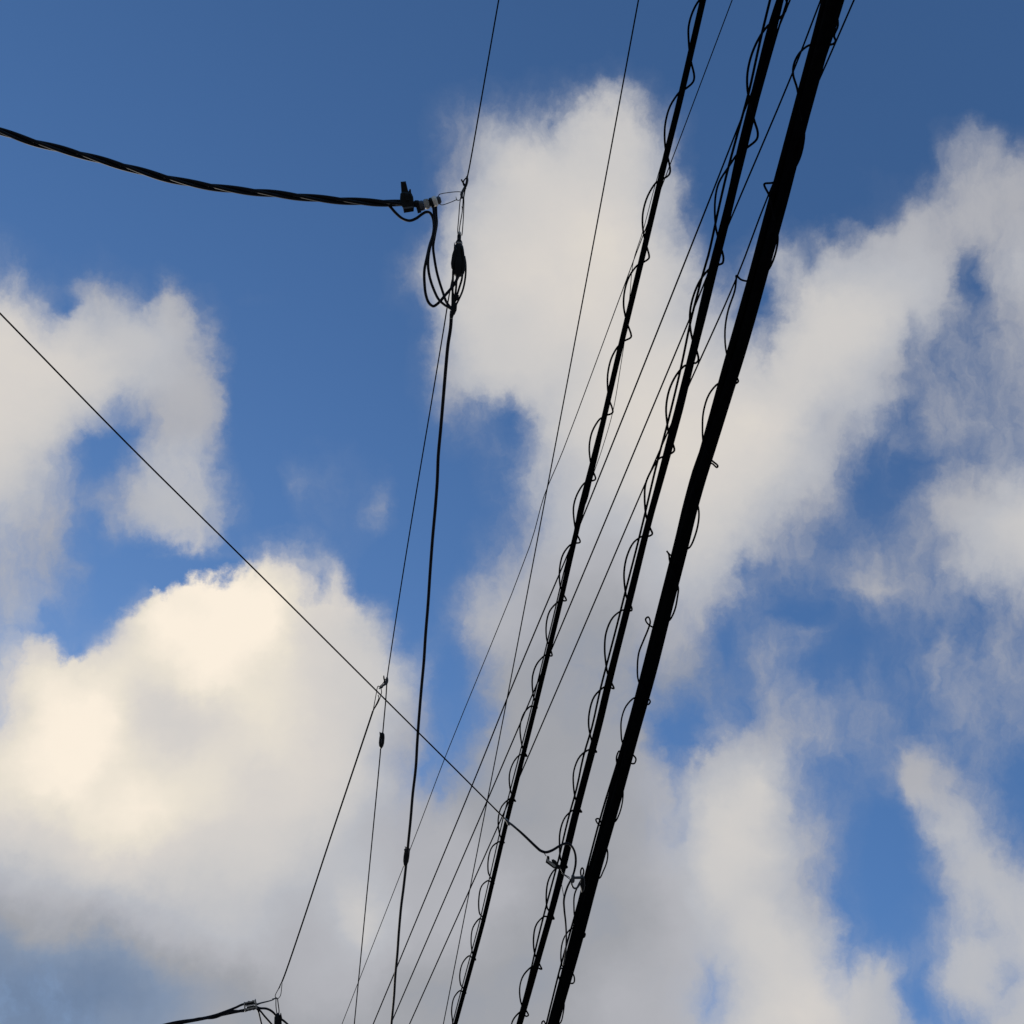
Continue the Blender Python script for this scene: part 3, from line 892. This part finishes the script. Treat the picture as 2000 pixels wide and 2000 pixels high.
# branch wire from the lower hook to the bottom-left clamp
o = thing('branch_wire', P(640, 1650, hk), 'thin taut wire slanting from the lower hook down to the bottom left clamp', 'wire')
Geo().wire([(728.5, 1388.5), (698, 1480), (645, 1638), (595, 1790), (557.6, 1900), (551, 1917)], hk+.01, 3.3, 4, 8).build('wire', 'wire', o)
D7 = depth_at(735, 1365, hk)
g7 = Geo()
g7.ptube([(741.5, 1341), (738.5, 1340.2), (736.8, 1344), (735, 1354), (731.5, 1373), (728.5, 1389)], D7, 1.7)
g7.ptube([(744, 1344), (745.2, 1352), (743.2, 1360), (738, 1373), (732, 1383), (728, 1390)], D7, 1.7)
g7.ptube([(738.5, 1357.5), (740, 1363), (736, 1373), (731, 1383)], D7, 1.8)
g7.build('upper_loop', 'wire', o)
D8 = depth_at(545, 1930, hk)
g7 = Geo()
g7.ptube([(551, 1916), (544, 1931), (537.5, 1946), (541, 1950.5)], D8, 1.5)
g7.ptube([(551, 1916), (550, 1930), (547.5, 1945), (543, 1950.5)], D8, 1.4)
g7.ptube([(548.5, 1921), (545.5, 1929), (544, 1932)], D8, [2, 2.4, 1])
g7.build('lower_loop', 'wire', o)

# ------------------------------------------------------------ bottom-left service drop
D9 = depth_at(489, 1965, hk)
s9 = D9/FPX
o = thing('service_drop', Q(400, 1990, D9), 'dark twisted drop cable leaving the bottom left clamp towards the bottom edge', 'cable')
T1 = [Q(502, 1968, D9), Q(477, 1973, D9), Q(452, 1978, D9), Q(419, 1985, D9), Q(387, 1991.6, D9), Q(335, 2001, D9), Q(270, 2012, D9), Q(-400, 2120, D9)]
T2 = [Q(500, 1960, D9, 2), Q(475, 1961.5, D9, 2), Q(460, 1968, D9, 2), Q(436.5, 1977, D9, 3), Q(419, 1983, D9, 3), Q(387, 1990, D9, -3), Q(345, 1996, D9, 3), Q(270, 2013, D9, -3), Q(-400, 2119, D9, 3)]
Geo().tube(spline(T1, 8), 2.7*s9, 8).build('strand', 'drop', o)
Geo().tube(spline(T2, 8), 2.2*s9, 8).build('strand', 'drop', o)
T3 = [Q(500, 1966, D9, -3), Q(477, 1974.5, D9, -3), Q(452, 1975, D9, 3), Q(419, 1987.5, D9, 2), Q(387, 1989.5, D9, 3), Q(335, 2004, D9, -2), Q(270, 2010, D9, 3), Q(-400, 2122, D9, 3)]
Geo().tube(spline(T3, 8), 2.2*s9, 8).build('strand', 'drop', o)
k8 = thing('tension_clamp', Q(489, 1965, D9), 'small ribbed grey metal clamp at the bottom left holding the twisted drop cable', 'cable clamp')
g8 = Geo()
g8.plate([(476, 1957), (478, 1956.5), (480, 1972), (481, 1976.5), (478, 1977), (476.5, 1970)], D9, -5, 7, .15)
g8.plate([(497.5, 1951), (499.5, 1951), (502, 1962), (502.5, 1970), (499, 1971), (498, 1962)], D9, -5, 7, .15)
g8.plate([(478, 1957.5), (498, 1953.5), (498.3, 1956), (478.3, 1960)], D9, -4, 6, .15)
g8.plate([(479, 1963.5), (499, 1960), (499.4, 1962), (479.4, 1966)], D9, -4, 6.5, .15)
g8.plate([(479, 1969.5), (499, 1965.5), (499.6, 1968.5), (480, 1973)], D9, -4, 6, .15)
g8.build('frame', 'metal', k8)
g8 = Geo()
g8.plate([(482, 1957), (486, 1954.6), (491, 1956), (494, 1953), (497, 1954), (496.5, 1959), (482, 1961.5)], D9, -3, 4, .15)
g8.plate([(482, 1966), (497, 1963), (499, 1970), (496, 1973.5), (493, 1970.5), (488, 1975), (485, 1972), (482, 1974)], D9, -3, 4.5, .15)
g8.build('wedge', 'plastic', k8)
g8 = Geo()
g8.ptube([(501, 1962), (504, 1961), (508, 1959.5), (531, 1953.5), (539, 1949.5), (543, 1951)], D9, [4.5, 3.6, 3, 2.2, 2.6, 2])
g8.ptube([(531, 1951), (535, 1950.5), (541, 1949.5)], D9, [1, 2, 2.6])
g8.build('tail_wire', 'darkmetal', k8)
for px, w, lb in (([(500, 1966), (507, 1969), (520, 1970), (530, 1974.5), (539, 1984), (542, 1992)], 4.2, 'upper short black loop arching from the bottom left clamp to the lowest insulator'),
                  ([(500, 1968), (506, 1972), (516, 1984), (530, 2000), (545, 2020), (552, 2034)], 3.6, 'middle black lead slanting from the bottom left clamp off the bottom edge'),
                  ([(499, 1968), (504, 1974), (508, 1988), (512, 2004), (522, 2028), (536, 2046), (552, 2050)], 3.0, 'steepest black lead dropping from the bottom left clamp off the bottom edge')):
    q = Geo().ptube(px, D9, w, 6, 8).build('jumper_cable', 'drop')
    tag(q, lb, 'cable loop', 'black leads at the bottom left clamp')
k9 = thing('strain_insulator', Q(544, 1990, D9), 'dark insulator cut by the bottom edge, right of the ribbed grey clamp', 'insulator')
g9 = Geo()
g9.ptube([(539, 1949), (539, 1965), (541, 1982)], D9, 1.8)
g9.ptube([(542, 1950), (543.5, 1962), (545, 1976), (543.5, 1984)], D9, 2.0)
g9.build('wire_bail', 'wire', k9)
Geo().lathe((542, 1979), (545, 2046), [(0, 2), (.04, 3.6), (.1, 6.5), (.3, 7.5), (.6, 8.5), (.8, 7.5), (.95, 5), (1, 3)], D9).build('body', 'plastic', k9)
Geo().plate([(547.5, 1979), (549, 1978), (551.5, 1990), (549, 1998), (546, 1990)], D9, 0, 5, .2).build('side_shell', 'plastic', k9)
q = Geo().ptube([(548, 1990), (553, 1993), (561, 2000), (575, 2016), (585, 2035)], D9, 4, 5, 8).build('tail_cable', 'drop', k9)

# ------------------------------------------------------------ long diagonal wire to the thick bundle
HD = H1 - 0.05
d1 = thing('diagonal_cable', P(740, 1356, HD), 'long diagonal wire from the left edge ending in a black curl', 'cable')
Geo().wire([(0, 612), (248, 866), (497, 1112), (740, 1354), (880, 1493), (985, 1598)], HD, 3.4, 4, 8, 20, 0).build('wire', 'wire', d1)
DD = depth_at(1060, 1680, HD)
Geo().ptube([(966, 1580), (978, 1591), (985, 1598), (991, 1603)], DD, [2.6, 2.8, 3.2, 4.5]).build('wire_tail', 'metal', d1)
Geo().ptube([(985, 1598), (990, 1603), (994, 1607), (1000, 1611), (1012, 1621)], DD, [3, 5.5, 5, 4.5, 4]).build('sleeve', 'darkmetal', d1)
Geo().plate([(989, 1605), (996, 1608), (995, 1613.5), (991, 1611)], DD, -2, 3, .2).build('sleeve_tab', 'darkmetal', d1)
Geo().ptube([(994, 1606.5), (1010, 1619.5), (1025, 1633), (1048, 1655), (1056, 1661.5), (1066, 1664.5), (1078, 1661), (1095, 1651), (1107, 1647, -6), (1114, 1650, -6), (1122, 1663), (1124.5, 1684), (1119, 1710, 2), (1108, 1733, 2), (1101.5, 1757, 0), (1102, 1776), (1105, 1805), (1106, 1836, -3), (1104, 1865, -10), (1100, 1885, -22)],
            DD, [4, 4.4, 5, 5.4, 5.4, 5.4, 5.2, 4.8, 4.6, 4.6, 4.4, 4.6, 4.2, 4, 4.2, 4, 3.6, 3.4, 3.2, 3], 7, 10).build('cable', 'drop', d1)
Geo().ptube([(1096, 1712), (1097, 1727), (1100, 1745), (1102, 1758)], DD, 1.3).build('tie_wire', 'wire', d1)
k10 = thing('wedge_clamp', Q(1080, 1686, DD), 'small grey and black wedge clamp beside the medium bundle under the curled cable', 'cable clamp')
g10 = Geo()
g10.plate([(1067.5, 1676), (1071, 1679), (1090, 1691), (1095, 1693), (1092, 1698), (1081, 1696), (1065.5, 1684.5)], DD, -4, 3, .15)
g10.build('body', 'plastic', k10)
Geo().plate([(1068, 1677), (1071, 1679), (1084, 1688.5), (1086, 1692), (1083, 1694), (1068, 1682)], DD, 2.5, 5, .2).build('face', 'metal', k10)
Geo().plate([(1067.5, 1675), (1069, 1671), (1073, 1672.5), (1073.5, 1679), (1071, 1680)], DD, -4, 4, .15).build('jaw', 'plastic', k10)
Geo().plate([(1077, 1679), (1081, 1678), (1086, 1681), (1091, 1689), (1095, 1690), (1093, 1694), (1087, 1690), (1078, 1684)], DD, -2, 5, .15).build('lever', 'plastic', k10)
g10 = Geo()
g10.ptube([(1063, 1667), (1067, 1672)], DD, 1.8)
g10.build('neck_wire', 'darkmetal', k10)
g10 = Geo()
g10.ptube([(1094, 1694), (1100, 1707), (1110, 1715, 4), (1114, 1718, 4)], DD, 1.8)
g10.ptube([(1100, 1707), (1108, 1711, 4), (1113, 1714, 4)], DD, 1.6)
g10.build('bail', 'darkmetal', k10)
k11 = thing('bundle_bracket', Q(1130, 1722, DD), 'grey metal hook bracket fixed to the left side of the thickest bundle', 'bracket')
g11 = Geo()
g11.lathe((1118, 1714.5), (1141, 1714), [(0, 1.5), (.02, 2.6), (.95, 2.8), (1, 1.5)], DD, 4)
g11.lathe((1119, 1708), (1119, 1724), [(0, 1.5), (.15, 3.4), (.8, 3.6), (1, 2)], DD, 4)
g11.build('bolt', 'darkmetal', k11)
Geo().ptube([(1116.5, 1722, 4), (1117.5, 1730, 4), (1122, 1735, 4), (1127, 1734, 4), (1131, 1729, 3), (1135, 1722, 1)], DD, [3.4, 3.6, 3.8, 3.8, 3.4, 3]).build('hook', 'darkmetal', k11)
Geo().plate([(1134, 1713), (1139, 1711), (1142, 1716), (1143, 1730), (1140, 1742), (1136, 1744), (1133, 1732)], DD, -4, 7, .18).build('clamp_block', 'plastic', k11)
